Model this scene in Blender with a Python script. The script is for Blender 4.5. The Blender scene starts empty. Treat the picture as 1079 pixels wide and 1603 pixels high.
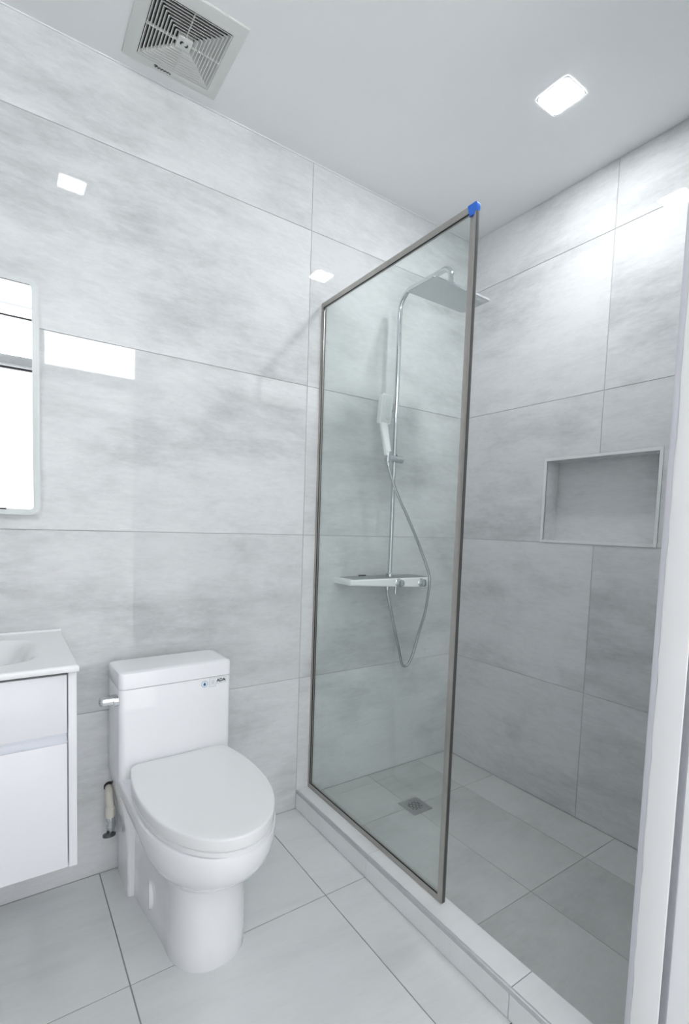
import bpy, bmesh, math, random
from mathutils import Vector, Matrix
random.seed(7)
C = bpy.context.scene.collection
SC = bpy.context.scene

# ------------------------------------------------------------------ camera
cam_d = bpy.data.cameras.new('camera')
cam = bpy.data.objects.new('camera', cam_d)
C.objects.link(cam)
YAW, PITCH, ROLL, F = .5926, -.0692, .0325, 776.4849
PPX, PPY, W, H = 523.6934, 877.6207, 1079, 1603
fw = Vector((math.sin(YAW)*math.cos(PITCH), math.cos(YAW)*math.cos(PITCH), math.sin(PITCH)))
rt = Vector((math.cos(YAW), -math.sin(YAW), 0))
up = rt.cross(fw)
c_, s_ = math.cos(ROLL), math.sin(ROLL)
r2, u2 = rt*c_ + up*s_, up*c_ - rt*s_
M = Matrix((r2, u2, -fw)).transposed().to_4x4()
M.translation = (-1.9804, -1.7972, 1.2278)
cam.matrix_world = M
cam_d.sensor_fit = 'VERTICAL'
cam_d.sensor_height = 36
cam_d.lens = 36*F/H
cam_d.shift_x = (W/2 - PPX)/H
cam_d.shift_y = (PPY - H/2)/H
cam_d.clip_start = .02
SC.camera = cam

# ------------------------------------------------------------------ sky, exposure
SKY = 12.2
LAMP = 180.0
DAYPANE = 1.5
LAMP_LEFT = 9.0
w = bpy.data.worlds.new('overcast_sky')
SC.world = w
w.use_nodes = True
bg = w.node_tree.nodes['Background']
bg.inputs[0].default_value = (.99, .995, 1, 1)
bg.inputs[1].default_value = SKY
SC.view_settings.view_transform = 'Standard'
SC.view_settings.look = 'None'
SC.view_settings.exposure = 0.24
SC.view_settings.gamma = 1
SC.view_settings.use_curve_mapping = False
SC.cycles.diffuse_bounces = 10
SC.cycles.transparent_max_bounces = 16

# ------------------------------------------------------------------ materials
MATS = {}
def mat(name, col, rough=.5, metal=0, coat=0, emit=None, estr=0, ior=1.5):
    m = bpy.data.materials.new(name)
    m.use_nodes = True
    b = m.node_tree.nodes['Principled BSDF']
    b.inputs['Base Color'].default_value = (*col, 1)
    b.inputs['Roughness'].default_value = rough
    b.inputs['Metallic'].default_value = metal
    b.inputs['Coat Weight'].default_value = coat
    b.inputs['IOR'].default_value = ior
    if emit:
        b.inputs['Emission Color'].default_value = (*emit, 1)
        b.inputs['Emission Strength'].default_value = estr
    MATS[name] = m
    return m

def nd(nt, t, **kw):
    n = nt.nodes.new(t)
    for k, v in kw.items():
        if k.startswith('i_'):
            key = k[2:]
            n.inputs[int(key) if key.isdigit() else key.replace('_', ' ')].default_value = v
        else:
            setattr(n, k, v)
    return n

def subtle(m, amount=.04, scale=30, bump=0.0, bscale=200):
    """slight tone mottling and fine relief on a plain material"""
    nt = m.node_tree
    b = nt.nodes['Principled BSDF']
    col = b.inputs['Base Color'].default_value[:]
    tc = nd(nt, 'ShaderNodeTexCoord')
    n = nd(nt, 'ShaderNodeTexNoise', i_Scale=scale, i_Detail=5)
    nt.links.new(tc.outputs['Object'], n.inputs['Vector'])
    r = nd(nt, 'ShaderNodeMix', data_type='RGBA')
    r.inputs[6].default_value = (*[c*(1-amount) for c in col[:3]], 1)
    r.inputs[7].default_value = (*[min(1, c*(1+amount)) for c in col[:3]], 1)
    nt.links.new(n.outputs['Fac'], r.inputs[0])
    nt.links.new(r.outputs[2], b.inputs['Base Color'])
    if bump:
        n2 = nd(nt, 'ShaderNodeTexNoise', i_Scale=bscale, i_Detail=4)
        nt.links.new(tc.outputs['Object'], n2.inputs['Vector'])
        bp = nd(nt, 'ShaderNodeBump', i_Strength=bump, i_Distance=.002)
        nt.links.new(n2.outputs['Fac'], bp.inputs['Height'])
        nt.links.new(bp.outputs[0], b.inputs['Normal'])
    return m

def tile_mat(name, light, dark, rough, sx=1.0, sy=3.2, contrast=1.0, tone=.06, wave=0.0, rot=0.0):
    """cloudy stone-look porcelain, pattern shifted and toned per tile"""
    m = mat(name, light, rough)
    nt = m.node_tree
    L = nt.links.new
    b = nt.nodes['Principled BSDF']
    tc = nd(nt, 'ShaderNodeTexCoord')
    oi = nd(nt, 'ShaderNodeObjectInfo')
    sc = nd(nt, 'ShaderNodeVectorMath', operation='SCALE')
    off = nd(nt, 'ShaderNodeCombineXYZ')
    L(oi.outputs['Random'], sc.inputs['Scale'])
    sc.inputs[0].default_value = (37, 91, 53)
    mp = nd(nt, 'ShaderNodeMapping')
    mp.inputs['Rotation'].default_value = (0, 0, rot)
    mp.inputs['Scale'].default_value = (sx, sy, 1)
    L(tc.outputs['Object'], mp.inputs['Vector'])
    L(sc.outputs[0], mp.inputs['Location'])
    n1 = nd(nt, 'ShaderNodeTexNoise', i_Scale=1.7, i_Detail=6, i_Roughness=.55, i_Distortion=.15)
    mp2 = nd(nt, 'ShaderNodeMapping')
    mp2.inputs['Scale'].default_value = (1, 2.2, 1)
    L(mp.outputs[0], mp2.inputs['Vector'])
    n2 = nd(nt, 'ShaderNodeTexNoise', i_Scale=4.2, i_Detail=12, i_Roughness=.74, i_Distortion=.25)
    n3 = nd(nt, 'ShaderNodeTexNoise', i_Scale=24, i_Detail=6, i_Roughness=.75)
    L(mp.outputs[0], n1.inputs['Vector'])
    for n in (n2, n3):
        L(mp2.outputs[0], n.inputs['Vector'])
    r1 = nd(nt, 'ShaderNodeMapRange', i_From_Min=.40, i_From_Max=.70)
    r1.interpolation_type = 'SMOOTHSTEP'
    L(n1.outputs['Fac'], r1.inputs['Value'])
    # streaks sit mostly inside the darker clouds
    r2_ = nd(nt, 'ShaderNodeMapRange', i_From_Min=.40, i_From_Max=.66)
    L(n2.outputs['Fac'], r2_.inputs['Value'])
    mk = nd(nt, 'ShaderNodeMath', operation='MULTIPLY_ADD'); mk.inputs[1].default_value = .62; mk.inputs[2].default_value = .30
    L(r1.outputs[0], mk.inputs[0])
    a2 = nd(nt, 'ShaderNodeMath', operation='MULTIPLY'); L(r2_.outputs[0], a2.inputs[0]); L(mk.outputs[0], a2.inputs[1])
    a2b = nd(nt, 'ShaderNodeMath', operation='MULTIPLY'); a2b.inputs[1].default_value = .62*contrast; L(a2.outputs[0], a2b.inputs[0])
    a1 = nd(nt, 'ShaderNodeMath', operation='MULTIPLY'); a1.inputs[1].default_value = .42*contrast
    L(r1.outputs[0], a1.inputs[0])
    ad = nd(nt, 'ShaderNodeMath', operation='ADD'); L(a1.outputs[0], ad.inputs[0]); L(a2b.outputs[0], ad.inputs[1])
    a3 = nd(nt, 'ShaderNodeMath', operation='MULTIPLY_ADD'); a3.inputs[1].default_value = .80*contrast; a3.inputs[2].default_value = -.40*contrast
    L(n3.outputs['Fac'], a3.inputs[0])
    ad2 = nd(nt, 'ShaderNodeMath', operation='ADD'); ad2.use_clamp = True
    L(ad.outputs[0], ad2.inputs[0]); L(a3.outputs[0], ad2.inputs[1])
    fac = ad2
    mx = nd(nt, 'ShaderNodeMix', data_type='RGBA')
    mx.inputs[6].default_value = (*light, 1)
    mx.inputs[7].default_value = (*dark, 1)
    L(fac.outputs[0], mx.inputs[0])
    tn = nd(nt, 'ShaderNodeMapRange'); tn.inputs['To Min'].default_value = 1-tone; tn.inputs['To Max'].default_value = 1+tone
    L(oi.outputs['Random'], tn.inputs['Value'])
    hs = nd(nt, 'ShaderNodeHueSaturation')
    L(mx.outputs[2], hs.inputs['Color']); L(tn.outputs[0], hs.inputs['Value'])
    L(hs.outputs[0], b.inputs['Base Color'])
    rr = nd(nt, 'ShaderNodeMapRange'); rr.inputs['To Min'].default_value = rough*.9; rr.inputs['To Max'].default_value = rough*1.3
    L(n2.outputs['Fac'], rr.inputs['Value']); L(rr.outputs[0], b.inputs['Roughness'])
    if wave:
        bp = nd(nt, 'ShaderNodeBump', i_Strength=wave, i_Distance=.001)
        n4 = nd(nt, 'ShaderNodeTexNoise', i_Scale=7, i_Detail=1)
        L(tc.outputs['Object'], n4.inputs['Vector']); L(n4.outputs['Fac'], bp.inputs['Height'])
        L(bp.outputs[0], b.inputs['Normal'])
    return m

T_WALL = tile_mat('cloudy_grey_wall_tile', (.715, .728, .735), (.455, .47, .475), .02, 1.0, 1.6)
T_SHFL = tile_mat('matte_grey_floor_tile', (.54, .552, .546), (.42, .433, .43), .38, 1.2, 1.6, contrast=1.15, tone=.05)
T_FLOOR = tile_mat('pale_marble_floor_tile', (.735, .75, .75), (.635, .65, .65), .10, .7, 3.0, tone=.015, rot=.6)
T_CURB = tile_mat('pale_curb_tile', (.82, .83, .84), (.76, .77, .775), .2, 1, 3, tone=.02)
T_NICHE = T_WALL
GROUT_W = subtle(mat('pale_wall_grout', (.43, .435, .44), .9), .06, 90)
GROUT = subtle(mat('grey_grout', (.30, .31, .31), .9), .1, 90)
CEIL = subtle(mat('white_ceiling_paint', (.875, .88, .89), .75), .012, 6, .06, 350)
PAINT = subtle(mat('white_wall_paint', (.89, .895, .91), .55), .015, 8, .06, 300)
CASING = subtle(mat('white_gloss_trim_paint', (.93, .93, .935), .35), .01, 8, .05, 60)
CAULK = mat('white_caulk', (.82, .84, .85), .5)
TRIMSTRIP = subtle(mat('grey_edge_trim', (.55, .56, .575), .35, .3), .08, 60)
NTRIM = subtle(mat('pale_metal_trim', (.72, .74, .745), .35, 0), .03, 50)
PORC = subtle(mat('white_porcelain', (.88, .88, .90), .08, coat=.4), .004, 4)
SEATM = subtle(mat('white_seat_plastic', (.82, .825, .83), .16), .006, 6)
LACQ = subtle(mat('white_lacquer', (.79, .795, .82), .14), .004, 4)
RESIN = subtle(mat('white_basin_resin', (.86, .87, .875), .12), .005, 5)
CHROME = mat('chrome', (.66, .68, .70), .06, 1)
NICKEL = subtle(mat('brushed_nickel', (.46, .445, .42), .38, .85), .12, 40)
NICKEL_D = NICKEL
BLACK = mat('black_rubber', (.012, .012, .013), .5)
BLUE = subtle(mat('blue_masking_tape', (.03, .16, .68), .6), .1, 120)
STEEL = subtle(mat('dull_stainless', (.42, .43, .43), .32, .85), .1, 80)
FANW = subtle(mat('ivory_fan_plastic', (.70, .71, .69), .45), .01, 8)
DARK = mat('cavity_shade', (.03, .03, .03), .8)  # near-black colour stands in for the shade inside openings
SHWHITE = mat('white_shower_plastic', (.93, .935, .94), .2)
TRAYGLASS = mat('grey_tray_glass', (.22, .235, .24), .4)
PIPEW = subtle(mat('off_white_pipe', (.74, .71, .64), .45), .04, 50)
HEADM = subtle(mat('satin_chrome_plate', (.64, .66, .67), .3, .35), .03, 40)
HOSEM = mat('steel_hose', (.50, .52, .51), .2, 1)
INK = mat('dark_ink', (.02, .02, .025), .6)
RINGBLUE = mat('pale_blue_ink', (.34, .52, .66), .5)
INKBLUE = mat('blue_ink', (.03, .13, .32), .5)
STICK = mat('clear_white_sticker', (.78, .80, .82), .3)
MIRROR = mat('mirror_silvering', (.86, .87, .87), .005, 1)
FROST = subtle(mat('frosted_mirror_border', (.62, .655, .655), .28), .02, 20)
WFRAME = mat('dark_window_frame', (.05, .05, .055), .4)
LEDM = mat('led_diffuser', (.9, .9, .9), .4, emit=(.97, .985, 1), estr=LAMP)
LEDM_LEFT = mat('led_diffuser_dimmer', (.9, .9, .9), .4, emit=(.97, .985, 1), estr=LAMP_LEFT)
LTRIM = mat('white_light_trim', (.85, .86, .87), .4)

def glass_mat(name, tint, refl=1.0):
    m = bpy.data.materials.new(name); m.use_nodes = True
    nt = m.node_tree; nt.nodes.clear()
    out = nd(nt, 'ShaderNodeOutputMaterial')
    tr = nd(nt, 'ShaderNodeBsdfTransparent'); tr.inputs[0].default_value = (*tint, 1)
    gl = nd(nt, 'ShaderNodeBsdfGlossy', i_Roughness=.0); gl.inputs[0].default_value = (refl, refl, refl, 1)
    fr = nd(nt, 'ShaderNodeFresnel', i_IOR=1.5)
    ge = nd(nt, 'ShaderNodeNewGeometry')        # same reflectance on both faces of the thin pane
    io = nd(nt, 'ShaderNodeMapRange'); io.inputs['To Min'].default_value = 1.5; io.inputs['To Max'].default_value = 1/1.5
    nt.links.new(ge.outputs['Backfacing'], io.inputs['Value']); nt.links.new(io.outputs[0], fr.inputs['IOR'])
    mx = nd(nt, 'ShaderNodeMixShader')
    nt.links.new(fr.outputs[0], mx.inputs[0]); nt.links.new(tr.outputs[0], mx.inputs[1]); nt.links.new(gl.outputs[0], mx.inputs[2])
    nt.links.new(mx.outputs[0], out.inputs[0])
    return m
GLASS = glass_mat('greenish_clear_glass', (.961, .985, .974))
WGLASS = glass_mat('window_glass', (.97, .98, .98))
FPANE = mat('daylit_frosted_glass', (.45, .45, .46), .6, emit=(.985, .99, 1), estr=DAYPANE)

# ------------------------------------------------------------------ mesh helpers
def finish(name, bm, m, parent=None, matrix=None, smooth=True, angle=35):
    me = bpy.data.meshes.new(name)
    bmesh.ops.recalc_face_normals(bm, faces=bm.faces[:])
    bm.to_mesh(me); bm.free()
    if m: me.materials.append(m)
    if smooth:
        me.shade_smooth()
        me.set_sharp_from_angle(angle=math.radians(angle))
    o = bpy.data.objects.new(name, me); C.objects.link(o)
    if parent is not None:
        o.parent = parent
    if matrix is not None:
        o.matrix_basis = matrix
    return o

def rel(bm, parent):
    """shapes are modelled in room coordinates; bring them to the thing's own base"""
    if parent is not None:
        p = parent
        while p.parent: p = p.parent
        bmesh.ops.translate(bm, verts=bm.verts[:], vec=-Vector(p.location))

def wobj(name, bm, m, parent=None, **k):
    rel(bm, parent)
    return finish(name, bm, m, parent, **k)

def add_box(bm, a, b, bev=0, seg=2):
    x0, y0, z0 = [min(p, q) for p, q in zip(a, b)]; x1, y1, z1 = [max(p, q) for p, q in zip(a, b)]
    v = [bm.verts.new(p) for p in ((x0,y0,z0),(x1,y0,z0),(x1,y1,z0),(x0,y1,z0),(x0,y0,z1),(x1,y0,z1),(x1,y1,z1),(x0,y1,z1))]
    fs = [bm.faces.new([v[i] for i in q]) for q in ((0,3,2,1),(4,5,6,7),(0,1,5,4),(1,2,6,5),(2,3,7,6),(3,0,4,7))]
    if bev:
        es = list({e for f in fs for e in f.edges})
        bmesh.ops.bevel(bm, geom=es, offset=bev, segments=seg, affect='EDGES', profile=.5)
    return bm

def box(a, b, bev=0, seg=2):
    return add_box(bmesh.new(), a, b, bev, seg)

def add_tube(bm, pts, r, n=16, cap=True):
    pts = [Vector(p) for p in pts]
    rs = r if isinstance(r, (list, tuple)) else [r]*len(pts)
    rings = []
    t0 = (pts[1]-pts[0]).normalized()
    ref = Vector((0,0,1)) if abs(t0.z) < .9 else Vector((1,0,0))
    nrm = t0.cross(ref).normalized()
    for i, p in enumerate(pts):
        if i == 0: t = t0
        elif i == len(pts)-1: t = (pts[i]-pts[i-1]).normalized()
        else: t = ((pts[i+1]-p).normalized() + (p-pts[i-1]).normalized()).normalized()
        nrm = (nrm - t*nrm.dot(t)).normalized()
        bi = t.cross(nrm)
        rings.append([bm.verts.new(p + (nrm*math.cos(2*math.pi*k/n) + bi*math.sin(2*math.pi*k/n))*rs[i]) for k in range(n)])
    for a, b in zip(rings, rings[1:]):
        for k in range(n):
            bm.faces.new((a[k], a[(k+1)%n], b[(k+1)%n], b[k]))
    if cap:
        bm.faces.new(rings[0][::-1]); bm.faces.new(rings[-1])
    return bm

def tube(pts, r, n=16): return add_tube(bmesh.new(), pts, r, n)

def catmull(P, k=8):
    P = [Vector(p) for p in P]
    Q = [P[0]*2-P[1]] + P + [P[-1]*2-P[-2]]
    out = []
    for i in range(1, len(Q)-2):
        a, b, c, d = Q[i-1:i+3]
        for j in range(k):
            t = j/k
            out.append(.5*((2*b) + (c-a)*t + (2*a-5*b+4*c-d)*t*t + (3*b-a-3*c+d)*t**3))
    out.append(P[-1])
    return out

def loft(bm, rings, cap0=True, cap1=True):
    R = [[bm.verts.new(p) for p in r] for r in rings]
    n = len(R[0])
    for a, b in zip(R, R[1:]):
        for k in range(n):
            bm.faces.new((a[k], a[(k+1)%n], b[(k+1)%n], b[k]))
    if cap0: bm.faces.new(R[0][::-1])
    if cap1: bm.faces.new(R[-1])
    return bm

def rrect(x0, x1, y0, y1, r, n=6):
    pts = []
    for cx, cy, a0 in ((x1-r, y1-r, 0), (x0+r, y1-r, 90), (x0+r, y0+r, 180), (x1-r, y0+r, 270)):
        for k in range(n+1):
            a = math.radians(a0 + 90*k/n)
            pts.append((cx + r*math.cos(a), cy + r*math.sin(a)))
    return pts

def prism(poly, z0, z1, bev=0, mapf=None, seg=2):
    """poly in 2-D, extruded along the third axis; mapf places (u, v, w)"""
    f = mapf or (lambda u, v, q: (u, v, q))
    bm = bmesh.new()
    a = [bm.verts.new(f(u, v, z0)) for u, v in poly]; b = [bm.verts.new(f(u, v, z1)) for u, v in poly]
    n = len(poly)
    top = bm.faces.new(b); bot = bm.faces.new(a[::-1])
    for k in range(n): bm.faces.new((a[k], a[(k+1)%n], b[(k+1)%n], b[k]))
    if bev:
        es = list(top.edges) + list(bot.edges)
        bmesh.ops.bevel(bm, geom=es, offset=bev, segments=seg, affect='EDGES', profile=.5)
    return bm

def lathe(prof, n=24, mapf=None):
    f = mapf or (lambda x, y, z: (x, y, z))
    bm = bmesh.new()
    rings = [[f(r*math.cos(2*math.pi*k/n), r*math.sin(2*math.pi*k/n), z) for k in range(n)] for r, z in prof]
    return loft(bm, rings)

def thing(name, label, cat, loc=(0,0,0), group=None):
    o = bpy.data.objects.new(name, None); C.objects.link(o)
    o.empty_display_size = .1
    o.location = loc; o['label'] = label; o['category'] = cat
    if group: o['group'] = group
    return o

def struct(name, bm, m, label=None, cat=None):
    o = finish(name, bm, m)
    o['kind'] = 'structure'
    if label: o['label'] = label
    if cat: o['category'] = cat
    return o

def copy_tree(o, loc, label=None):
    r = o.copy(); C.objects.link(r); r.location = loc
    if label: r['label'] = label
    for ch in list(o.children):
        c = ch.copy(); C.objects.link(c); c.parent = r
        for g in ch.children:
            d = g.copy(); C.objects.link(d); d.parent = c
    return r

JOINT = .0011
def tile(parent, origin, axes, poly, m, thick=.008, name='tile'):
    """one tile: poly (u, v) in tile plane, front face at w = 0"""
    us = [p[0] for p in poly]; vs = [p[1] for p in poly]
    cu, cv = (min(us)+max(us))/2, (min(vs)+max(vs))/2
    bm = prism([(u-cu, v-cv) for u, v in poly], -thick, 0, .0007, seg=1)
    X, Y, Z = [Vector(a) for a in axes]
    mm = Matrix((X, Y, Z)).transposed().to_4x4()
    mm.translation = Vector(origin) + X*cu + Y*cv
    return finish(name, bm, m, parent, mm, smooth=False)

def rect(u0, u1, v0, v1, j=JOINT):
    return [(u0+j, v0+j), (u1-j, v0+j), (u1-j, v1-j), (u0+j, v1-j)]

AX_BACK = ((1,0,0), (0,0,1), (0,-1,0))      # faces -y
AX_RIGHT = ((0,-1,0), (0,0,1), (-1,0,0))    # faces -x
AX_FRONT = ((-1,0,0), (0,0,1), (0,1,0))     # faces +y
AX_FLOOR = ((1,0,0), (0,1,0), (0,0,1))
AX_LEFT = ((0,1,0), (0,0,1), (1,0,0))       # faces +x

# ------------------------------------------------------------------ room numbers
XL, YF, HC = -2.75, -2.40, 2.668
ZS = [.577, 1.187, 1.797, 2.407]
XSEAM, YSEAM = -.932, -.7205
XF, XI, HCURB, ZSH = -.933, -.840, .0835, .0457
YP = -1.360                                  # shower face of the partition
G = .0022                                    # grout lies this far behind the tile face

# floor -----------------------------------------------------------------
fl = struct('floor', box((XL, YF, -.1), (0, 0.0, -G)), GROUT)
FX = [XL, -2.3265, -1.711, -1.0955, XF+.012]
FY = [0, -.496, -1.102, -1.708, YF]
for i in range(len(FX)-1):
    for j in range(len(FY)-1):
        tile(fl, (0,0,0), AX_FLOOR, rect(FX[i], FX[i+1], FY[j+1], FY[j], .0016), T_FLOOR, name='floor_tile')

# shower floor ------------------------------------------------------------
sf = struct('floor_shower', box((XI-.01, YP-.02, -.02), (0, 0, ZSH-.0012)), GROUT)
SX = [XI, -.5403, -.2153, 0]
SY = [0, -.3056, -.8845, YP]
for i in range(3):
    for j in range(3):
        tile(sf, (0,0,ZSH), AX_FLOOR, rect(SX[i], SX[i+1], SY[j+1], SY[j], .0011), T_SHFL, name='floor_tile')

# ceiling -----------------------------------------------------------------
struct('ceiling', box((XL-.1, YF-.1, HC), (.1, .1, HC+.1)), CEIL)

# back wall (toilet and shower) ---------------------------------------------
wb = struct('wall_back', box((XL-.1, G, -.02), (.1, .1, HC)), GROUT_W)
zz = [0] + ZS + [HC]
for k in range(5):
    for (a, b) in ((XL, -2.152), (-2.152, XSEAM), (XSEAM, 0)):
        z0 = zz[k]
        if k == 0 and a == XSEAM: z0 = ZSH
        tile(wb, (0,0,0), AX_BACK, rect(a, b, z0, zz[k+1]), T_WALL)

# right wall with niche ------------------------------------------------------
NY0, NY1, NZ0, NZ1, ND = -.480, -.9525, 1.187, 1.552, .09
bm = bmesh.new()
add_box(bm, (G, 0.1, -.02), (.14, NY0, HC)); add_box(bm, (G, NY1, -.02), (.14, YF, HC))
add_box(bm, (G, NY0, -.02), (.14, NY1, NZ0)); add_box(bm, (G, NY0, NZ1), (.14, NY1, HC))
add_box(bm, (ND+G, NY0, NZ0), (.14, NY1, NZ1))
wr = struct('wall_right', bm, GROUT_W)
cols = [(0, -YSEAM), (-YSEAM, -YP)]
for k in range(5):
    for ci, (a, b) in enumerate(cols):
        z0 = ZSH if k == 0 else zz[k]
        j = JOINT
        if k == 2:      # the row the niche cuts into
            n0, n1 = -NY0, -NY1
            if ci == 0:
                poly = [(a+j, z0+j), (n0-j, z0+j), (n0-j, NZ1+j), (b-j, NZ1+j), (b-j, zz[3]-j), (a+j, zz[3]-j)]
            else:
                poly = [(n1+j, z0+j), (b-j, z0+j), (b-j, zz[3]-j), (a+j, zz[3]-j), (a+j, NZ1+j), (n1+j, NZ1+j)]
            tile(wr, (0,0,0), AX_RIGHT, poly, T_WALL)
        else:
            tile(wr, (0,0,0), AX_RIGHT, rect(a, b, z0, zz[k+1]), T_WALL)
# niche lining
TW = .0125
tile(wr, (ND,0,0), AX_RIGHT, rect(-NY0, -NY1, NZ0, NZ1, .001), T_NICHE, name='niche_back_tile')
tile(wr, (0,NY0-TW,0), ((1,0,0),(0,0,1),(0,-1,0)), rect(0, ND, NZ0+.001, NZ1-.001, .0008), T_NICHE, name='niche_side_tile')
tile(wr, (0,NY1+TW,0), ((-1,0,0),(0,0,1),(0,1,0)), rect(-ND, 0, NZ0+.001, NZ1-.001, .0008), T_NICHE, name='niche_side_tile')
tile(wr, (0,0,NZ1-TW), ((1,0,0),(0,-1,0),(0,0,-1)), rect(0, ND, -NY0+TW, -NY1-TW, .0008), T_NICHE, name='niche_top_tile')
tile(wr, (0,0,NZ0+TW), ((1,0,0),(0,1,0),(0,0,1)), rect(0, ND, NY1+TW, NY0-TW, .0008), T_NICHE, name='niche_sill_tile')
def mitre(pts, name):
    bm = bmesh.new()
    a = [bm.verts.new((-.0022, y, z)) for y, z in pts]; b = [bm.verts.new((.006, y, z)) for y, z in pts]
    bm.faces.new(a); bm.faces.new(b[::-1])
    for k in range(4): bm.faces.new((a[k], a[(k+1)%4], b[(k+1)%4], b[k]))
    bmesh.ops.bevel(bm, geom=bm.edges[:], offset=.0008, segments=1, affect='EDGES')
    finish(name, bm, NTRIM, wr)
iy0, iy1, iz0, iz1 = NY0-TW, NY1+TW, NZ0+TW, NZ1-TW
mitre([(NY0,NZ1),(NY1,NZ1),(iy1,iz1),(iy0,iz1)], 'niche_trim')
mitre([(NY0,NZ0),(iy0,iz0),(iy1,iz0),(NY1,NZ0)], 'niche_trim')
mitre([(NY0,NZ0),(NY0,NZ1),(iy0,iz1),(iy0,iz0)], 'niche_trim')
mitre([(NY1,NZ0),(iy1,iz0),(iy1,iz1),(NY1,NZ1)], 'niche_trim')

# left wall, partition block, front wall with window ---------------------------
struct('wall_left', box((XL-.1, YF-.1, -.02), (XL, 0, HC)), subtle(mat('grey_left_wall', (.30, .305, .31), .3), .05, 3))
wp = struct('wall_partition', box((XF, YP-.0085+G*0, -.02), (G, YF-.1, HC)), PAINT)
for k in range(5):
    z0 = ZSH if k == 0 else zz[k]
    tile(wp, (0,YP,0), AX_FRONT, rect(0.0, -XF-.004, z0, zz[k+1]), T_WALL, thick=.0084)
# metal tile edge at the partition's end, the white casing beside it and a grey strip coloured as the groove's shade
struct('trim_1', box((XF-.003, YP+.0005, 0), (XF+.01, YP-.0112, HC), .001), subtle(mat('lilac_edge_trim', (.60, .60, .65), .4), .02, 40))
bm = bmesh.new()
rng = random.Random(3)
cs, nz = [], 70
for i in range(nz+1):
    z = HC*i/nz
    e = YP-.0109 + rng.uniform(-.0012, .0012)
    cs.append([(XF+.004, e, z), (XF+.004, -1.4195, z), (XF-.003, -1.4195, z), (XF-.005, -1.418, z), (XF-.005, e-.003, z), (XF-.0036, e, z)])
loft(bm, cs)
struct('trim_2', bm, CASING)
struct('trim_3', box((XF-.004, -1.4195, 0), (XF+.002, -1.4315, HC), .001), subtle(mat('grey_groove_shade', (.33, .335, .36), .7), .1, 60))
struct('trim_4', box((XL, -.004, HC-.0035), (0, .001, HC+.001), .001), CAULK)

WX0, WX1 = -2.70, -1.078
Wt, Wb, Dt, Db = 2.590, 2.322, 2.25, .06
bm = bmesh.new()
add_box(bm, (XL-.1, YF, -.02), (WX0, YF-.1, HC)); add_box(bm, (WX1, YF, -.02), (.1, YF-.1, HC))
add_box(bm, (WX0, YF, Dt), (WX1, YF-.1, Wb)); add_box(bm, (WX0, YF, -.02), (WX1, YF-.1, Db))
wf = struct('wall_front', bm, PAINT)
tile(wf, (0,YF+.004,0), AX_FRONT, rect(-WX1, -WX0, Dt+.012, Wb-.002, .0005), T_WALL, thick=.003, name='lintel_tile')
def window(name, z0, z1, pm, fr, mull):
    wn = struct(name, box((WX0, YF-.03, z0), (WX1, YF-.07, z0+fr)), WFRAME)
    for (a, b) in (((WX0, z1-fr), (WX1, z1)), ((WX0, z0), (WX0+fr, z1)), ((WX1-fr, z0), (WX1, z1))):
        finish('frame_bar', box((a[0], YF-.03, a[1]), (b[0], YF-.07, b[1])), WFRAME, wn)
    for mxx in mull:
        finish('mullion', box((mxx-.016, YF-.028, z0+fr), (mxx+.016, YF-.072, z1-fr)), MATS['white_light_trim'], wn)
    xs = [WX0+fr] + sorted(mull) + [WX1-fr]
    for a, b in zip(xs, xs[1:]):
        finish('pane', box((a, YF-.048, z0+fr), (b, YF-.052, z1-fr)), pm, wn)
window('window_1', Wb, Wt, WGLASS, .005, [-1.722, -2.23])

def frosted():
    z0, z1, fr = Db, Dt, .012
    wn = struct('window_2', box((WX0, YF-.03, z0), (WX1, YF-.07, z0+fr)), WFRAME)
    for (a, b) in (((WX0, z1-fr), (WX1, z1)), ((WX0, z0), (WX0+fr, z1)), ((WX1-fr, z0), (WX1, z1))):
        finish('frame_bar', box((a[0], YF-.03, a[1]), (b[0], YF-.07, b[1])), WFRAME, wn)
    bm = bmesh.new()
    v = [bm.verts.new(p) for p in ((WX0+fr, YF-.05, z0+fr), (WX1-fr, YF-.05, z0+fr), (WX1-fr, YF-.05, z1-fr), (WX0+fr, YF-.05, z1-fr))]
    bm.faces.new(v)
    finish('frosted_pane', bm, FPANE, wn)
    bm = bmesh.new()
    bm.faces.new([bm.verts.new(p) for p in ((WX0+.004, YF-.05, Wt+.004), (WX1-.004, YF-.05, Wt+.004), (WX1-.004, YF-.05, HC), (WX0+.004, YF-.05, HC))])
    finish('frosted_pane', bm, FPANE, bpy.data.objects['window_1'])
    finish('frame_bar', box((WX0, YF-.03, Wt-.004), (WX1, YF-.07, Wt+.007)), WFRAME, bpy.data.objects['window_1'])
frosted()

# ------------------------------------------------------------------ curb
cb = thing('shower_curb', 'low pale tiled curb running along the shower floor edge under the glass screen', 'curb', (XF, 0, 0))
wobj('curb_core', box((XF+.004, -.001, 0), (XI-.001, YP+.001, HCURB-.002)), GROUT, cb)
CY = [0, -.499, -1.0915, YP]
for a, b in zip(CY, CY[1:]):
    p = box((XF, a-.0012, .002), (XF+.006, b+.0012, HCURB-.0145), .0006, 1); wobj('face_tile', p, T_CURB, cb)
    p = box((XF+.009, a-.0012, HCURB-.006), (XI, b+.0012, HCURB), .0006, 1); wobj('top_tile', p, T_CURB, cb)
wobj('edge_trim', box((XF-.0008, -.001, HCURB-.014), (XF+.0088, YP+.001, HCURB+.0006), .0022), TRIMSTRIP, cb)

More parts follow.
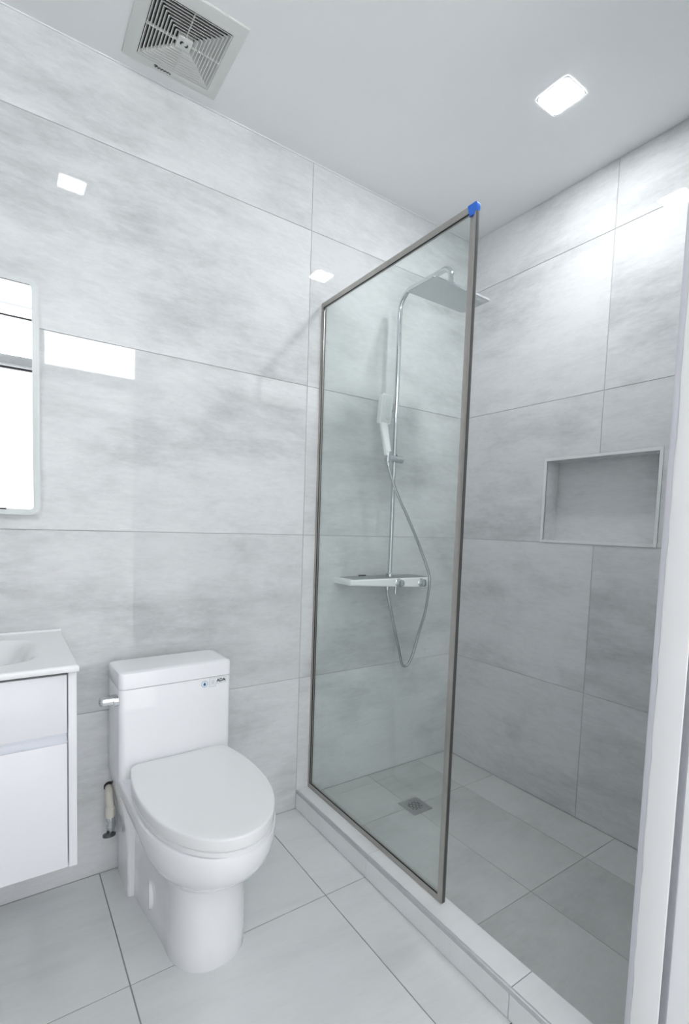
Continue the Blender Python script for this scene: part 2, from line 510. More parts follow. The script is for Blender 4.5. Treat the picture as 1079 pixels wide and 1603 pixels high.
# ------------------------------------------------------------------ ceiling lights
def downlight(x, y, label, led):
    t = thing('ceiling_light', label, 'ceiling light', (x, y, HC), 'square recessed ceiling lights')
    bm = bmesh.new()
    o = rrect(x-.059, x+.059, y-.059, y+.059, .014); i = rrect(x-.052, x+.052, y-.052, y+.052, .012)
    loft(bm, [[(p, q, HC-.0003) for p, q in o], [(p, q, HC-.0016) for p, q in rrect(x-.0575, x+.0575, y-.0575, y+.0575, .014)],
              [(p, q, HC-.0016) for p, q in i], [(p, q, HC-.0008) for p, q in i]], False, False)
    wobj('trim_ring', bm, LTRIM, t)
    wobj('diffuser', prism(rrect(x-.0525, x+.0525, y-.0525, y+.0525, .012), HC-.0022, HC-.0008), led, t)
    return t
downlight(-.427, -.742, 'square bright ceiling light above the shower floor', LEDM)
downlight(-1.71, -.735, 'square ceiling light above the toilet, seen as a reflection in the upper left wall tile', LEDM_LEFT)

# ------------------------------------------------------------------ exhaust fan grille
FXc, FYc = -1.508, -.198
fan = thing('exhaust_fan', 'square ivory exhaust fan grille with concentric louvres on the ceiling', 'exhaust fan', (FXc, FYc, HC))
def sq(h, z): return [(FXc-h, FYc-h, z), (FXc+h, FYc-h, z), (FXc+h, FYc+h, z), (FXc-h, FYc+h, z)]
HZ = HC-.014
bm = bmesh.new()
loft(bm, [sq(.148, HC-.0005), sq(.148, HC-.006), sq(.130, HZ+.001), sq(.113, HZ), sq(.111, HZ+.001), sq(.111, HC-.0005)], False, False)
bmesh.ops.bevel(bm, geom=[e for e in bm.edges if not e.is_boundary], offset=.0012, segments=2, affect='EDGES')
wobj('frame', bm, FANW, fan)
wobj('duct_shade_plate', box((FXc-.111, FYc-.111, HC-.0022), (FXc+.111, FYc+.111, HC-.0004)), DARK, fan)  # dark plate in place of the shaded duct; the ceiling is not cut
NR = 9
for k in range(NR):
    r = .1095 - k*(.1095-.0248)/NR
    bm = bmesh.new()
    t = .0013
    loft(bm, [sq(r, HZ), sq(r-.0074, HC-.0028), sq(r-.0074-t, HC-.0028), sq(r-t*1.6, HZ), sq(r, HZ)], False, False)
    bmesh.ops.remove_doubles(bm, verts=bm.verts[:], dist=1e-6)
    wobj('louvre', bm, FANW, fan)
wobj('centre_plate', box((FXc-.0215, FYc-.0215, HZ-.0006), (FXc+.0215, FYc+.0215, HC-.004), .001), FANW, fan)
for dx, dy in ((1,0), (-1,0), (0,1), (0,-1)):
    if dx: bm = box((FXc+dx*.021, FYc-.0009, HZ+.0004), (FXc+dx*.111, FYc+.0009, HC-.005))
    else: bm = box((FXc-.0009, FYc+dy*.021, HZ+.0004), (FXc+.0009, FYc+dy*.111, HC-.005))
    wobj('rib', bm, FANW, fan)
def stroke(P, wd, z0, z1):
    """a flat ribbon along points P (x, y), width list wd"""
    P = [Vector((p[0], p[1])) for p in P]; bm = bmesh.new(); L_, R_ = [], []
    for i, p in enumerate(P):
        t = (P[min(i+1, len(P)-1)]-P[max(i-1, 0)]).normalized(); n = Vector((-t.y, t.x))
        L_.append(p+n*wd[i]/2); R_.append(p-n*wd[i]/2)
    poly = [(q.x, q.y) for q in L_ + R_[::-1]]
    return prism(poly, z0, z1)
# swirl emblem: two comma shapes on the centre plate
for s in (1, -1):
    pts = []; wd = []
    for i in range(9):
        a = math.radians(200*i/8 - 60)
        pts.append((FXc + s*(.0060 + .0040*math.cos(a)), FYc + s*(.0052*math.sin(a)) )); wd.append(.0008 + .0046*math.sin(math.pi*(i+.6)/9.2))
    wobj('emblem', stroke(pts, wd, HZ-.0013, HZ-.0005), INK, fan)
# small script mark on the rim: an illegible flowing line
base = (FXc-.055, FYc+.1245)
pts = []
for i in range(41):
    u = i/40
    pts.append((base[0]+.050*u, base[1] + .0030*math.sin(u*math.pi*11)*(1-.5*u)))
wobj('script_mark', stroke(pts, [.0009]*41, HZ+.0001-.0016, HZ+.0012), INK, fan)
wobj('script_mark', stroke([(base[0]-.002, base[1]-.004), (base[0]+.004, base[1]-.0052), (base[0]+.009, base[1]-.0035)], [.001,.0017,.001], HZ-.0016, HZ+.001), INK, fan)

# ------------------------------------------------------------------ mirror
mr = thing('wall_mirror', 'rounded rectangular mirror with frosted border above the sink counter', 'mirror', (-2.19, 0, 1.58))
MX0, MX1, MZ0, MZ1 = -2.50, -1.879, 1.232, 1.925
mp_y = lambda u, v, q: (u, q, v)
wobj('back_box', prism(rrect(MX0+.03, MX1-.03, MZ0+.03, MZ1-.03, .03), -.0002, -.026, mapf=mp_y), LTRIM, mr)
bm = prism(rrect(MX0, MX1, MZ0, MZ1, .028, 10), -.0262, -.031, .0012, mapf=mp_y); wobj('frosted_border', bm, FROST, mr)
wobj('mirror_glass', prism(rrect(MX0+.02, MX1-.0195, MZ0+.017, MZ1-.02, .009, 8), -.030, -.0316, mapf=mp_y), MIRROR, mr)
wobj('border_line', (lambda bm: (loft(bm, [[(x, -.0311, z) for x, z in rrect(MX0+.004, MX1-.004, MZ0+.004, MZ1-.004, .025, 10)], [(x, -.0313, z) for x, z in rrect(MX0+.0052, MX1-.0052, MZ0+.0052, MZ1-.0052, .024, 10)]], False, False), bm)[1])(bmesh.new()), NTRIM, mr)
wobj('top_edge_strip', box((MX0+.03, -.0306, MZ1-.0205), (MX1-.024, -.0322, MZ1-.0185)), WFRAME, mr)
wobj('reflection_bar', box((-2.02, -.0306, MZ0+.0145), (-1.967, -.0322, MZ0+.0185), .0005), BLACK, mr)  # dark bar stands in for a reflection at the mirror's lower edge

# ------------------------------------------------------------------ vanity
VX0, VX1, VYF, VZ0, VZT = -2.432, -1.8285, -.4405, .344, .850
vc = thing('vanity_cabinet', 'white lacquered wall hung vanity cabinet under the sink counter', 'cabinet', (-2.13, 0, VZ0))
for a, b in ((VX1-.019, VX1), (VX0, VX0+.019)):
    wobj('side_panel', box((a, 0-.001, VZ0), (b, VYF, VZT), .0012), LACQ, vc)
wobj('carcass', box((VX0+.0185, -.002, VZ0+.004), (VX1-.0185, VYF+.04, .765)), LACQ, vc)
wobj('drawer', box((VX0+.021, VYF+.022, .694), (VX1-.0215, VYF+.001, .8415), .0012), LACQ, vc)
wobj('door', box((VX0+.021, VYF+.022, VZ0+.001), (VX1-.0215, VYF+.001, .668), .0012), LACQ, vc)
bm = bmesh.new()
prof = [(VYF+.024, .667), (VYF+.002, .669), (VYF+.012, .672), (VYF+.020, .680), (VYF+.020, .695), (VYF+.028, .696)]
loft(bm, [[(x, y, z) for y, z in prof] for x in (VX0+.02, VX1-.0205)])
wobj('finger_groove', bm, subtle(mat('pale_blue_white_lacquer', (.80, .82, .87), .25), .005, 5), vc)
wobj('gap_shadow_strip', box((VX0+.0185, VYF+.03, VZT-.06), (VX1-.0185, VYF+.06, VZT-.001)), subtle(mat('gap_shadow_dark', (.12, .12, .12), .6), .05, 30), vc)  # dark strip stands in for the shadow in the gap above the drawer

sk = thing('sink_counter', 'white counter with moulded sink basin on the vanity cabinet', 'sink', (-2.13, 0, VZT))
CX0, CX1, CYF, CT = -2.44, -1.8245, -.4535, .8655
def basin(x, y):
    bx, by, ax, ay = -2.13, -.232, .212, .135
    u, v = abs((x-bx)/ax), abs((y-by)/ay)
    d = (u**5 + v**5)**.2
    t = max(0, min(1, (1.06-d)/.34)); t = t*t*(3-2*t)
    return .095*t
bm = bmesh.new()
NXg, NYg = 90, 66
gx = [CX0+.004+(CX1-CX0-.008)*i/NXg for i in range(NXg+1)]; gy = [-.0015+(CYF+.004+.0015)*j/NYg for j in range(NYg+1)]
V = [[bm.verts.new((x, y, CT-basin(x, y))) for y in gy] for x in gx]
for i in range(NXg):
    for j in range(NYg): bm.faces.new((V[i][j], V[i][j+1], V[i+1][j+1], V[i+1][j]))
ring = [V[i][0] for i in range(NXg+1)] + [V[NXg][j] for j in range(1, NYg+1)] + [V[i][NYg] for i in range(NXg-1, -1, -1)] + [V[0][j] for j in range(NYg-1, 0, -1)]
def off(v, d, z):
    x, y = v.co.x, v.co.y
    x += d if x > CX1-.0045 else (-d if x < CX0+.0045 else 0)
    y += -d if y < CYF+.0045 else 0
    return (x, y, z)
prev = ring
for d, z in ((.0028, CT-.0012), (.004, CT-.004), (.004, VZT+.001), (.003, VZT)):
    nxt = [bm.verts.new(off(v, d, z)) for v in ring]
    for k in range(len(ring)): bm.faces.new((prev[k], prev[(k+1)%len(ring)], nxt[(k+1)%len(ring)], nxt[k]))
    prev = nxt
wobj('countertop', bm, RESIN, sk, angle=50)
wobj('backsplash_lip', box((CX0, -.001, CT-.002), (CX1, -.012, CT+.006), .002), RESIN, sk)
wobj('drain_plug', lathe([(.001, CT-.0955), (.021, CT-.0955), (.0225, CT-.0925), (.018, CT-.0905), (.001, CT-.0900)], 24, lambda x, y, z: (x-2.13, y-.232, z)), CHROME, sk)

# ------------------------------------------------------------------ toilet (own coordinates: x across, -y forward)
to = thing('toilet', 'white one piece toilet with closed lid standing against the grey tiled wall', 'toilet', (-1.503, -.008, 0))
to.rotation_euler = (0, 0, math.radians(1.2))
def tl(name, bm, m, parent=None, **k): return finish(name, bm, m, parent or to, **k)
# tank and rear legs, one loft
secs = [(0, .152, -.158, .010), (.10, .1535, -.160, .010), (.17, .1555, -.162, .011), (.24, .161, -.166, .012), (.29, .168, -.170, .014), (.33, .175, -.174, .016), (.37, .181, -.178, .018),
        (.40, .1835, -.181, .018), (.45, .1838, -.182, .018), (.60, .1838, -.181, .018), (.693, .1838, -.180, .018), (.697, .1825, -.179, .018)]
bm = bmesh.new()
loft(bm, [[(x, y, z) for x, y in rrect(-h, h, yf, -.002, r, 5)] for z, h, yf, r in secs])
tl('tank', bm, PORC, angle=40)
bm = bmesh.new()
L0 = .6985
loft(bm, [[(x, y, z) for x, y in rrect(-h, h, yf, yb, r, 6)] for z, h, yf, yb, r in
          ((L0, .1835, -.180, -.003, .018), (L0+.002, .185, -.1825, -.002, .019), (L0+.044, .1848, -.182, -.002, .019), (L0+.049, .183, -.180, -.004, .018), (L0+.052, .177, -.174, -.009, .017), (L0+.0525, .16, -.155, -.02, .012))])
tl('tank_lid', bm, PORC, angle=40)
# bowl, skirt and foot
def bowl_ring(z, hr, yr, hm, ym, yf, e=2.2, ns=12, na=48, nb=10):
    pts = []
    for i in range(ns):
        t = i/ns; q = t*t*(3-2*t)
        pts.append((-(hr+(hm-hr)*q), yr+(ym-yr)*t, z))
    for i in range(na+1):
        a = math.pi*i/na
        c, s = math.cos(a), math.sin(a)
        pts.append((-hm*math.copysign(abs(c)**(2/e), c), ym + (yf-ym)*abs(s)**(2/e), z))
    for i in range(1, ns+1):
        t = 1-i/ns; q = t*t*(3-2*t)
        pts.append((hr+(hm-hr)*q, yr+(ym-yr)*t, z))
    for i in range(1, nb):
        pts.append((hr-2*hr*i/nb, yr, z))
    return pts
B = [(0, .132, -.14, .110, -.43, -.560, 2.3), (.004, .1335, -.14, .1112, -.43, -.562, 2.3), (.06, .133, -.14, .111, -.43, -.562, 2.3), (.15, .132, -.14, .110, -.43, -.562, 2.3),
     (.228, .132, -.14, .110, -.43, -.564, 2.3), (.240, .133, -.14, .112, -.43, -.569, 2.3), (.250, .137, -.14, .118, -.43, -.582, 2.25), (.260, .145, -.14, .128, -.43, -.600, 2.2),
     (.273, .156, -.14, .142, -.428, -.622, 2.15), (.290, .168, -.14, .156, -.425, -.646, 2.1), (.312, .177, -.14, .1685, -.42, -.668, 2.1), (.335, .1815, -.14, .1775, -.415, -.682, 2.1), (.36, .183, -.14, .183, -.41, -.692, 2.1),
     (.385, .183, -.14, .1855, -.41, -.697, 2.1), (.402, .183, -.14, .1855, -.41, -.697, 2.1), (.408, .181, -.14, .184, -.41, -.695, 2.1), (.4095, .175, -.14, .178, -.41, -.688, 2.1)]
def lift(p):
    """the underside of the bowl climbs towards the tank"""
    x, y, z = p
    t = max(0, min(1, (-y-.15)/.36)); t = t*t*(3-2*t)
    wz = z/.25 if z < .25 else max(0, (.408-z)/.158)
    return (x, y, z + .062*(1-t)*wz)
bm = bmesh.new(); loft(bm, [[lift(p) for p in bowl_ring(*b)] for b in B])
tl('bowl', bm, PORC, angle=50)
# lid and seat outline
def lid_ring(z, s=0.0):
    """s shrinks the outline"""
    pts = []
    hr, hm, yr, ym, yf = .150-s, .1815-s, -.192-s, -.40, -.706+s
    n = 40
    for i in range(n+1):            # left rear corner to front to right
        a = math.pi*i/n
        c, q = math.cos(a), math.sin(a)
        pts.append((-hm*math.copysign(abs(c)**(2/2.05), c), ym+(yf-ym)*abs(q)**(2/2.05), z))
    for i in range(1, 14):          # right side back to rear corner
        t = i/14
        pts.append((hm-(hm-hr-.012)*t**2.4, ym+(yr-.035-ym)*t, z))
    for i in range(0, 7):
        a = math.pi/2*i/6
        pts.append((hr-.022+.034*math.cos(a), yr-.034+.034*math.sin(a), z))
    for i in range(6, -1, -1):
        a = math.pi/2*i/6
        pts.append((-(hr-.022+.034*math.cos(a)), yr-.034+.034*math.sin(a), z))
    for i in range(13, 0, -1):
        t = i/14
        pts.append((-(hm-(hm-hr-.012)*t**2.4), ym+(yr-.035-ym)*t, z))
    return pts
bm = bmesh.new(); loft(bm, [lid_ring(.4105, .006), lid_ring(.413, .002), lid_ring(.423, .002), lid_ring(.4255, .006)])
tl('seat', bm, SEATM, angle=50)
bm = bmesh.new(); loft(bm, [lid_ring(.4265, .006), lid_ring(.4285, .0015), lid_ring(.4545, 0), lid_ring(.4580, .0010), lid_ring(.4600, .0030), lid_ring(.4606, .0060), lid_ring(.4610, .03), lid_ring(.4612, .08)])
tl('seat_lid', bm, SEATM, angle=50)
# flush lever on the tank's left side
bm = bmesh.new()
LY, LZ = -.145, .660
loft(bm, [[(x, LY+.022*a, LZ+.0165*b) for a, b in [(math.copysign(abs(math.cos(t))**.6, math.cos(t)), math.copysign(abs(math.sin(t))**.6, math.sin(t))) for t in [2*math.pi*k/28 for k in range(28)]]] for x in (-.1832, -.196)])
lv = tl('flush_lever', bm, CHROME)
bm = bmesh.new()
R = []
for x, sy, sz in ((-.195, .019, .0145), (-.210, .019, .0142), (-.224, .018, .0138), (-.232, .015, .012), (-.235, .009, .008)):
    R.append([(x, LY+.004+sy*math.copysign(abs(math.cos(t))**.5, math.cos(t)), LZ+sz*math.copysign(abs(math.sin(t))**.5, math.sin(t))) for t in [2*math.pi*k/28 for k in range(28)]])
loft(bm, R); finish('lever_handle', bm, CHROME, lv)
# bolt cap on the skirt's left side
nv = Vector((-.975, .22, 0)).normalized(); tv = Vector((0, 0, 1)); sv = nv.cross(tv)
cc = Vector((-.1185, -.285, .088))
bm = bmesh.new()
prof = [(.046, -.012), (.046, .0005), (.044, .0022), (.02, .0026), (.001, .0027)]
loft(bm, [[cc + nv*h + (tv*1.1*math.cos(2*math.pi*k/36) + sv*.85*math.sin(2*math.pi*k/36))*r for k in range(36)] for r, h in prof])
tl('bolt_cap', bm, PORC)
# stickers on the tank front
def tf(u, v, q): return (u-.008, -.1813-q, v+.0105)
def disc(cx, cz, r, n=24): return [(cx+r*math.cos(2*math.pi*k/n), cz+r*math.sin(2*math.pi*k/n)) for k in range(n)]
st = tl('water_sticker', prism(disc(.095, .668, .0125), 0, .0006, mapf=tf), STICK); st['label'] = 'round water drop sticker'
for k in range(10):
    a0, a1 = 2*math.pi*(k+.12)/10, 2*math.pi*(k+.88)/10
    poly = [(.095+r*math.cos(a), .668+r*math.sin(a)) for r, a in ((.0095, a0), (.0118, a0), (.0118, a1), (.0095, a1))]
    finish('ring_dash', prism(poly, .0005, .0009, mapf=tf), RINGBLUE, st)
drop = []
for k in range(16):
    a = 2*math.pi*k/16
    rr_ = .0046
    drop.append((.095+rr_*math.sin(a)*(1 if math.cos(a) < 0 else 1-math.cos(a)*.75), .6665-.0001+rr_*math.cos(a)*(1 if math.cos(a) < 0 else 1.7)))
finish('water_drop', prism(drop, .0005, .0011, mapf=tf), INKBLUE, st)
st2 = tl('accessibility_sticker', prism([(.112, .655), (.1345, .655), (.1345, .664), (.172, .664), (.172, .6835), (.112, .6835)], 0, .0005, mapf=tf), STICK); st2['label'] = 'pale sticker printed ADA'
def edge(a, b, wd=.0007):
    a, b = Vector(a), Vector(b); t = (b-a).normalized(); n = Vector((-t.y, t.x))*wd/2
    return [tuple(a+n), tuple(a-n), tuple(b-n), tuple(b+n)]
cor = [(.112, .655), (.1345, .655), (.1345, .664), (.172, .664), (.172, .6835), (.112, .6835)]
GREYINK = mat('pale_grey_ink', (.42, .44, .45), .6)
for a, b in zip(cor, cor[1:]+cor[:1]):
    finish('outline', prism(edge(a, b), .0004, .0009, mapf=tf), GREYINK, st2)
finish('print_block', prism([(.118, .671), (.121, .663), (.130, .664), (.131, .675), (.124, .679)], .0004, .0008, mapf=tf), mat('pale_print', (.66, .69, .69), .6), st2)
def text_mesh(name, body, size, ext, mapf, m, parent):
    cu = bpy.data.curves.new(name, 'FONT'); cu.body = body; cu.size = size; cu.extrude = ext; cu.align_x = 'CENTER'; cu.align_y = 'CENTER'; cu.offset = size*.035
    tmp = bpy.data.objects.new(name, cu); C.objects.link(tmp)
    dg = bpy.context.evaluated_depsgraph_get()
    me = bpy.data.meshes.new_from_object(tmp.evaluated_get(dg))
    bpy.data.objects.remove(tmp); bpy.data.curves.remove(cu)
    for v in me.vertices: v.co = mapf(*v.co)
    me.materials.clear(); me.materials.append(m)
    o = bpy.data.objects.new(name, me); C.objects.link(o); o.parent = parent
    return o
text_mesh('lettering', 'ADA', .0150, .0003, lambda u, v, q: tf(u+.1535, v+.6738, q+.0007), INK, st2)

# ------------------------------------------------------------------ water supply valve
vx = -1.6875
va = thing('water_valve', 'white and chrome water supply valve on the wall left of the toilet', 'valve', (vx, 0, .25))
wobj('wall_hole', lathe([(.001, -.0001), (.0155, -.0001), (.0165, -.0012), (.015, -.0025), (.001, -.0026)], 24, lambda x, y, z: (vx+.006+x, z, .306+y)), DARK, va)
wobj('pipe', tube(catmull([(vx+.006, -.003, .302), (vx+.003, -.022, .300), (vx+.001, -.036, .289), (vx+.002, -.038, .27), (vx+.004, -.038, .247)]), .0125, 20), PIPEW, va)
wobj('coupling', lathe([(.012, .215), (.0145, .217), (.0145, .244), (.0155, .2445), (.0155, .2475), (.0145, .248), (.0135, .252), (.011, .253)], 24, lambda x, y, z: (vx+.004+x, -.038+y, z)), PIPEW, va)
bd = lathe([(.0125, .165), (.014, .168), (.014, .188), (.0115, .190), (.0115, .200), (.0145, .203), (.0145, .214), (.012, .217)], 20, lambda x, y, z: (vx+.005+x, -.038+y, z))
vb = wobj('valve_body', bd, CHROME, va)
wobj('outlet', tube([(vx+.01, -.038, .182), (vx+.016, -.034, .182), (vx+.019, -.026, .186)], .008, 14), CHROME, va)
bm = bmesh.new()
loft(bm, [[(vx+.000+.021*s*math.cos(2*math.pi*k/24), -.046+.014*s*math.sin(2*math.pi*k/24), z) for k in range(24)] for s, z in ((.6, .1515), (1, .154), (1, .160), (.7, .163), (.4, .166))])
wobj('handle', bm, subtle(mat('dark_valve_handle', (.16, .165, .17), .25, .8), .05, 40), va)

# ------------------------------------------------------------------ glass screen
GXF, GXB, GYE, GZ0, GZ1, BW = -.8745, -.8605, -.8025, HCURB+.0008, 2.139, .0195
gs = thing('shower_screen', 'fixed greenish glass shower screen in a brushed nickel frame on the curb', 'shower screen', (-.867, -.4, HCURB))
wobj('frame_bar', box((GXF, -.0005, GZ0), (GXB, -.014, GZ1), .001), NICKEL, gs)
wobj('frame_bar', box((GXF, GYE+BW, GZ0), (GXB, GYE, GZ1), .001), NICKEL, gs)
wobj('frame_bar', box((GXF, -.0145, GZ1-BW), (GXB, GYE+BW+.0004, GZ1), .001), NICKEL, gs)
wobj('frame_bar', box((GXF, -.0145, GZ0), (GXB, GYE+BW+.0004, GZ0+BW), .001), NICKEL, gs)
pane = box((-.871, -.0125, GZ0+BW-.003), (-.864, GYE+BW-.002, GZ1-BW+.003))
wobj('glass_pane', pane, GLASS, gs)
gz0, gz1, gy0, gy1 = GZ0+BW, GZ1-BW, -.014, GYE+BW
for a, b in (((gy0, gz0), (gy0-.003, gz1)), ((gy0-.003, gz0), (gy1, gz0+.003)), ((gy0-.003, gz1-.003), (gy1, gz1))):
    wobj('gasket', box((GXF+.0008, a[0], a[1]), (-.8712, b[0], b[1])), BLACK, gs)
wobj('gasket', box((-.8638, gy0, gz0), (GXB-.0006, gy0-.0022, gz1)), BLACK, gs)
wobj('dark_end_strip', box((GXF+.0022, GYE+.0006, GZ0+.003), (GXB-.0006, GYE-.0016, GZ1-.004), .0006), subtle(mat('end_strip_dark', (.07, .07, .066), .45), .1, 60), gs)  # dark strip added so the bar's end face is darker than its front

tp = thing('masking_tape', 'torn piece of blue masking tape on the top corner of the glass screen', 'tape', (GXF, GYE, GZ1))
poly = [(GYE-.0006, GZ1+.001), (GYE+.030, GZ1+.001), (GYE+.0265, GZ1-.017), (GYE+.024, GZ1-.0205), (GYE+.0215, GZ1-.030), (GYE+.020, GZ1-.033), (GYE+.006, GZ1-.033), (GYE-.0006, GZ1-.020)]
wobj('front_flap', prism(poly, GXF-.0012, GXF-.0002, mapf=lambda u, v, q: (q, u, v)), BLUE, tp)
wobj('fold', box((GXF-.0012, GYE+.0205, GZ1-.0335), (GXF-.0035, GYE+.0065, GZ1-.0305), .0006), mat('dark_blue_tape_fold', (.012, .06, .30), .6), tp)
wobj('top_flap', box((GXF-.0012, GYE-.0006, GZ1+.0002), (GXB+.001, GYE+.028, GZ1+.0012)), BLUE, tp)
bm = bmesh.new()
R = []
for z, d in ((GZ1+.001, .001), (GZ1-.006, .006), (GZ1-.012, .0075), (GZ1-.018, .0045), (GZ1-.022, .001)):
    R.append([(GXF-.0012, GYE-.0004-d*.6, z), (GXF+.006, GYE-.0005-d, z), (GXB, GYE-.0004-d*.4, z), (GXB, GYE-.0002, z), (GXF-.001, GYE-.0002, z)])
loft(bm, R); wobj('end_flap', bm, BLUE, tp)

# ------------------------------------------------------------------ floor drain
dx, dy, dh = -.524, -.3135, .0515
dr = thing('floor_drain', 'square stainless steel drain grate set in the grey shower floor', 'drain', (dx, dy, ZSH))
wobj('well', prism(rrect(dx-.033, dx+.033, dy-.033, dy+.033, .004), ZSH+.0002, ZSH+.0008), DARK, dr)
bm = bmesh.new()
N = 13
cell = .066/N
pat = set()
for i in range(N):
    for j in range(N):
        u, v = (i-(N-1)/2)/((N-1)/2), (j-(N-1)/2)/((N-1)/2)
        r = math.hypot(u, v)
        if r < .98 and (i % 2 == 1) and not ((j + i//2*2) % 5 == 0): pat.add((i, j))
add_box(bm, (dx-dh, dy-dh, ZSH+.0002), (dx+dh, dy-.033, ZSH+.0026)); add_box(bm, (dx-dh, dy+.033, ZSH+.0002), (dx+dh, dy+dh, ZSH+.0026))
add_box(bm, (dx-dh, dy-.033, ZSH+.0002), (dx-.033, dy+.033, ZSH+.0026)); add_box(bm, (dx+.033, dy-.033, ZSH+.0002), (dx+dh, dy+.033, ZSH+.0026))
for i in range(N):
    for j in range(N):
        if (i, j) not in pat:
            x0, y0 = dx-.033+i*cell, dy-.033+j*cell
            add_box(bm, (x0, y0, ZSH+.0012), (x0+cell, y0+cell, ZSH+.0024))
wobj('grate', bm, STEEL, dr, smooth=False)

# ------------------------------------------------------------------ shower column
px, py = -.520, -.080
sh = thing('shower_column', 'chrome rain shower column with white mixer shelf on the grey tiled wall behind the glass', 'shower', (px, 0, 1.0))
bend = [(px, py-.075+.075*math.cos(math.radians(a)), 2.172+.075*math.sin(math.radians(a))) for a in range(0, 91, 9)]
wobj('riser_pipe', tube([(px, py, 1.72), (px, py, 2.165)] + bend[1:] + [(px, -.30, 2.247)], .0112, 20), CHROME, sh)
wobj('lower_pipe', tube([(px, py, .975), (px, py, 1.74)], .0096, 20), CHROME, sh)
end = [(px, -.30-.0, 2.247), (px, -.335, 2.247)] + [(px, -.335-.040*math.sin(math.radians(a)), 2.207+.040*math.cos(math.radians(a))) for a in range(10, 91, 10)] + [(px, -.375, 2.175)]
wobj('spout_bend', tube(end, .0112, 20), CHROME, sh)
wobj('swivel_joint', lathe([(.0115, 2.185), (.016, 2.183), (.017, 2.160), (.013, 2.156), (.020, 2.150), (.024, 2.1455)], 24, lambda x, y, z: (px+x, -.375+y, z)), CHROME, sh)
hx, hy, hz = -.513, -.362, 2.140
hd = wobj('shower_head', prism(rrect(hx-.157, hx+.157, hy-.074, hy+.074, .010), hz, hz+.0065, .0015), CHROME, sh)
bm = prism(rrect(hx-.154, hx+.154, hy-.071, hy+.071, .009), hz-.0012, hz+.001); wobj('spray_plate', bm, HEADM, hd)
bm = bmesh.new()
for i in range(17):
    for j in range(8):
        x, y = hx-.142+i*.01775, hy-.060+j*.0171
        loft(bm, [[(x+.0013*math.cos(k*math.pi/3), y+.0013*math.sin(k*math.pi/3), z) for k in range(6)] for z in (hz-.001, hz-.0024)])
nz_ = wobj('nozzles', bm, HEADM, hd); nz_['kind'] = 'stuff'
# wall bracket and sleeve
wobj('wall_bracket', add_tube(tube([(px, 0, 1.752), (px, -.012, 1.752)], .020, 24), [(px, -.010, 1.752), (px, py, 1.752)], .0085, 16), CHROME, sh)
wobj('pipe_sleeve', tube([(px, py, 1.715), (px, py, 1.775)], .0135, 20), CHROME, sh)
wobj('set_screw', tube([(px-.012, py, 1.745), (px-.024, py, 1.745)], .004, 10), STEEL, sh)
# slider with cradle for the hand shower
sl = wobj('slider', tube([(px-.058, -.108, 1.533), (px-.03, -.088, 1.535), (px+.012, -.080, 1.535)], [.0125, .0155, .0155], 24), CHROME, sh)
wobj('slider_knob', tube([(px+.010, -.080, 1.535), (px+.042, -.080, 1.535)], [.0165, .0175], 20), CHROME, sl)
wobj('cradle', tube([(px-.071, -.118, 1.512), (px-.068, -.118, 1.556)], [.0125, .016], 20), CHROME, sl)
wobj('lock_tab', box((px+.004, -.086, 1.548), (px+.014, -.074, 1.557), .002), INK, sl)
# mixer shelf: white wedge tray, grey glass top
sx0, sx1, sd = -.768, -.304, -.126
def shelf_ring(x, grow=1.0):
    t = (x-sx0)/(sx1-sx0)
    th = .024 + .026*t
    zt = 1.0045
    return [(x, -.001, zt), (x, sd*grow+.004, zt), (x, sd*grow, zt-.004), (x, sd*grow, zt-th+.004), (x, sd*grow+.004, zt-th), (x, -.001, zt-th)]
bm = bmesh.new()
loft(bm, [shelf_ring(x, g) for x, g in ((sx0, .90), (sx0+.003, .96), (sx0+.008, .99), (sx0+.016, 1), (-.55, 1), (-.40, 1), (sx1-.016, 1), (sx1-.007, .985), (sx1-.002, .95), (sx1, .90))])
ms = wobj('mixer_shelf', bm, SHWHITE, sh)
wobj('glass_top', prism([(sx0+.028, -.004), (sx1-.030, -.004), (sx1-.018, -.02), (sx1-.016, sd+.010), (sx0+.022, sd+.010)][::1], 1.0043, 1.0068, .0006), TRAYGLASS, ms)
wobj('rear_clip', box((-.640, -.004, 1.0066), (-.605, -.016, 1.0125), .001), INK, ms)
wobj('pipe_collar', lathe([(.0175, 1.006), (.0175, 1.022), (.0125, 1.026), (.0105, 1.027)], 24, lambda x, y, z: (px+x, py+y, z)), CHROME, ms)
for kx, kz in ((-.506, .985), (-.368, .981)):
    k = wobj('knob', lathe([(.0185, sd+.001), (.0195, sd-.003), (.0168, sd-.005), (.0172, sd-.022), (.0160, sd-.025), (.004, sd-.0255)], 28, lambda x, y, z: (kx+x, z, kz+y)), CHROME, ms)
    wobj('grip', box((kx-.0022, sd-.0245, kz-.014), (kx+.0022, sd-.0275, kz+.014), .001), CHROME, k)
wobj('hose_outlet', tube([(px-.002, -.070, .976), (px-.002, -.070, .952)], .0095, 18), CHROME, sh)
wobj('spout', tube([(px+.030, -.090, .970), (px+.030, -.090, .930)], .0075, 16), CHROME, sh)

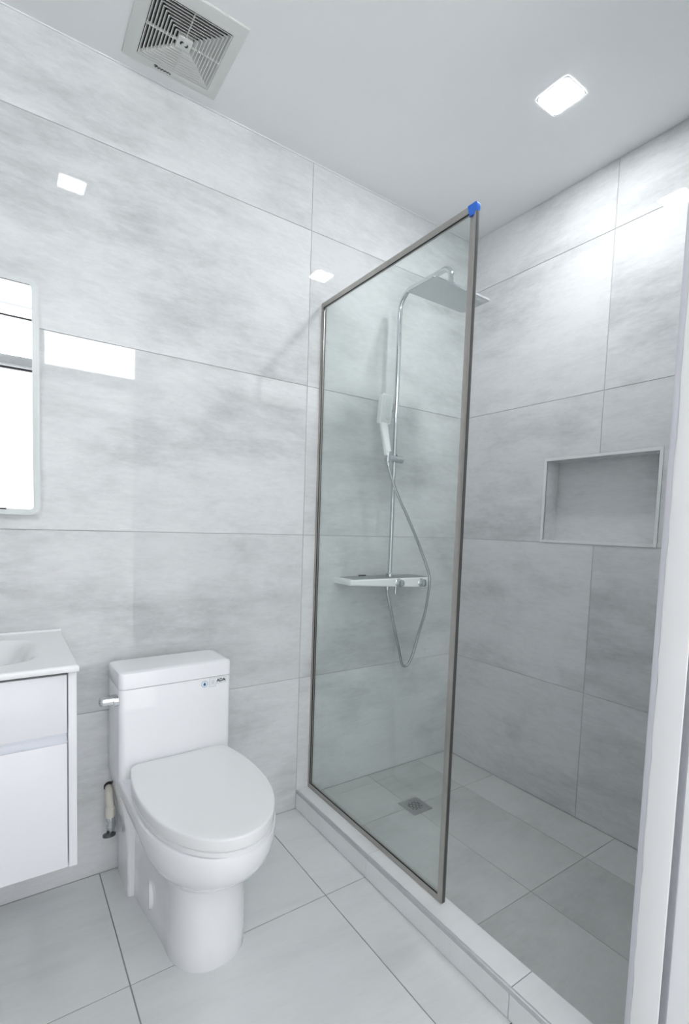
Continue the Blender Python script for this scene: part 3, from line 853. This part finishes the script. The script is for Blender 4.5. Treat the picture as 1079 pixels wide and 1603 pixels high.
# hand shower
hs = thing('hand_shower', 'white rectangular hand shower resting in the chrome slider on the shower column', 'hand shower', (-.59, -.1, 1.53))
def slab(cx, cz, hw, hh, y0, y1, lean, sh_, bev, r):
    bm = prism(rrect(-hw, hw, -hh, hh, r), y0, y1, bev, mapf=lambda u, v, q: (cx+u+v*sh_, -.118+q+v*lean, cz+v))
    return bm
hd2 = wobj('spray_head', slab(-.615, 1.731, .0305, .061, -.010, .010, -.20, -.07, .003, .008), SHWHITE, hs)
wobj('face_plate', slab(-.615, 1.731, .0255, .054, -.0112, -.0095, -.20, -.07, .0006, .006), mat('pale_grey_face', (.76, .78, .78), .35), hd2)
bm = bmesh.new()
for i in range(3):
    for j in range(7):
        u, v = -.010+i*.011, -.012+j*.0085
        c3 = Vector((-.611+u-v*.07, -.118-.0114-v*.2, 1.731+v))
        loft(bm, [[c3+Vector((.0022*math.cos(k*math.pi/4), d, .0022*math.sin(k*math.pi/4))) for k in range(8)] for d in (.0006, -.0008)])
z_ = wobj('spray_dots', bm, NTRIM, hd2); z_['kind'] = 'stuff'
bm = bmesh.new()
cb0 = Vector((-.600, -.118-.0112+.036*.2, 1.695))
for rr0 in ((.0085, .0070),):
    a = [[cb0+Vector((r*math.cos(2*math.pi*k/24), d, r*.75*math.sin(2*math.pi*k/24))) for k in range(24)] for r, d in ((rr0[0], .001), (rr0[0], -.0008), (rr0[1], -.0008), (rr0[1], .001))]
    loft(bm, a, False, False)
wobj('mode_button', bm, TRIMSTRIP, hd2)
bm = bmesh.new()
R = []
for t in [i/8 for i in range(9)]:
    c3 = Vector((-.613, -.108, 1.676)).lerp(Vector((-.589, -.118, 1.542)), t)
    wd = .0205-.0045*t; dp = .0105+.002*t
    R.append([c3+Vector((wd*math.copysign(abs(math.cos(a))**.7, math.cos(a)), dp*math.copysign(abs(math.sin(a))**.7, math.sin(a)), 0)) for a in [2*math.pi*k/24 for k in range(24)]])
loft(bm, R); wobj('handle', bm, SHWHITE, hs)

# hose
HP = [(-.589, -.118, 1.508), (-.580, -.124, 1.47), (-.545, -.130, 1.39), (-.49, -.135, 1.30), (-.425, -.140, 1.19), (-.382, -.150, 1.10), (-.359, -.163, 1.03), (-.353, -.166, .985), (-.350, -.158, .93),
      (-.342, -.135, .84), (-.352, -.11, .74), (-.373, -.10, .645), (-.394, -.095, .596), (-.413, -.09, .582), (-.433, -.09, .600), (-.458, -.09, .68), (-.486, -.085, .78), (-.512, -.08, .88), (-.522, -.073, .93), (-.522, -.070, .957)]
cp = catmull(HP, 14)
# resample and give the spiral-wound ribs
L = [0]
for a, b in zip(cp, cp[1:]): L.append(L[-1]+(b-a).length)
pts = []; step = .0028; d = 0; i = 0
while d < L[-1]:
    while L[i+1] < d: i += 1
    t = (d-L[i])/(L[i+1]-L[i]); pts.append(cp[i].lerp(cp[i+1], t)); d += step
rads = [.0066 if k % 2 else .0060 for k in range(len(pts))]
ho = thing('shower_hose', 'long looping steel shower hose hanging in front of the mixer shelf', 'hose', (-.45, -.1, .58))
wobj('spiral_tube', tube(pts, rads, 12), HOSEM, ho, angle=80)
wobj('end_nut', tube([pts[0]+(pts[0]-pts[2])*.6, pts[0]+(pts[4]-pts[0])*1.2], .0088, 14), CHROME, ho)
wobj('end_nut', tube([pts[-1], pts[-5]], .0088, 14), CHROME, ho)
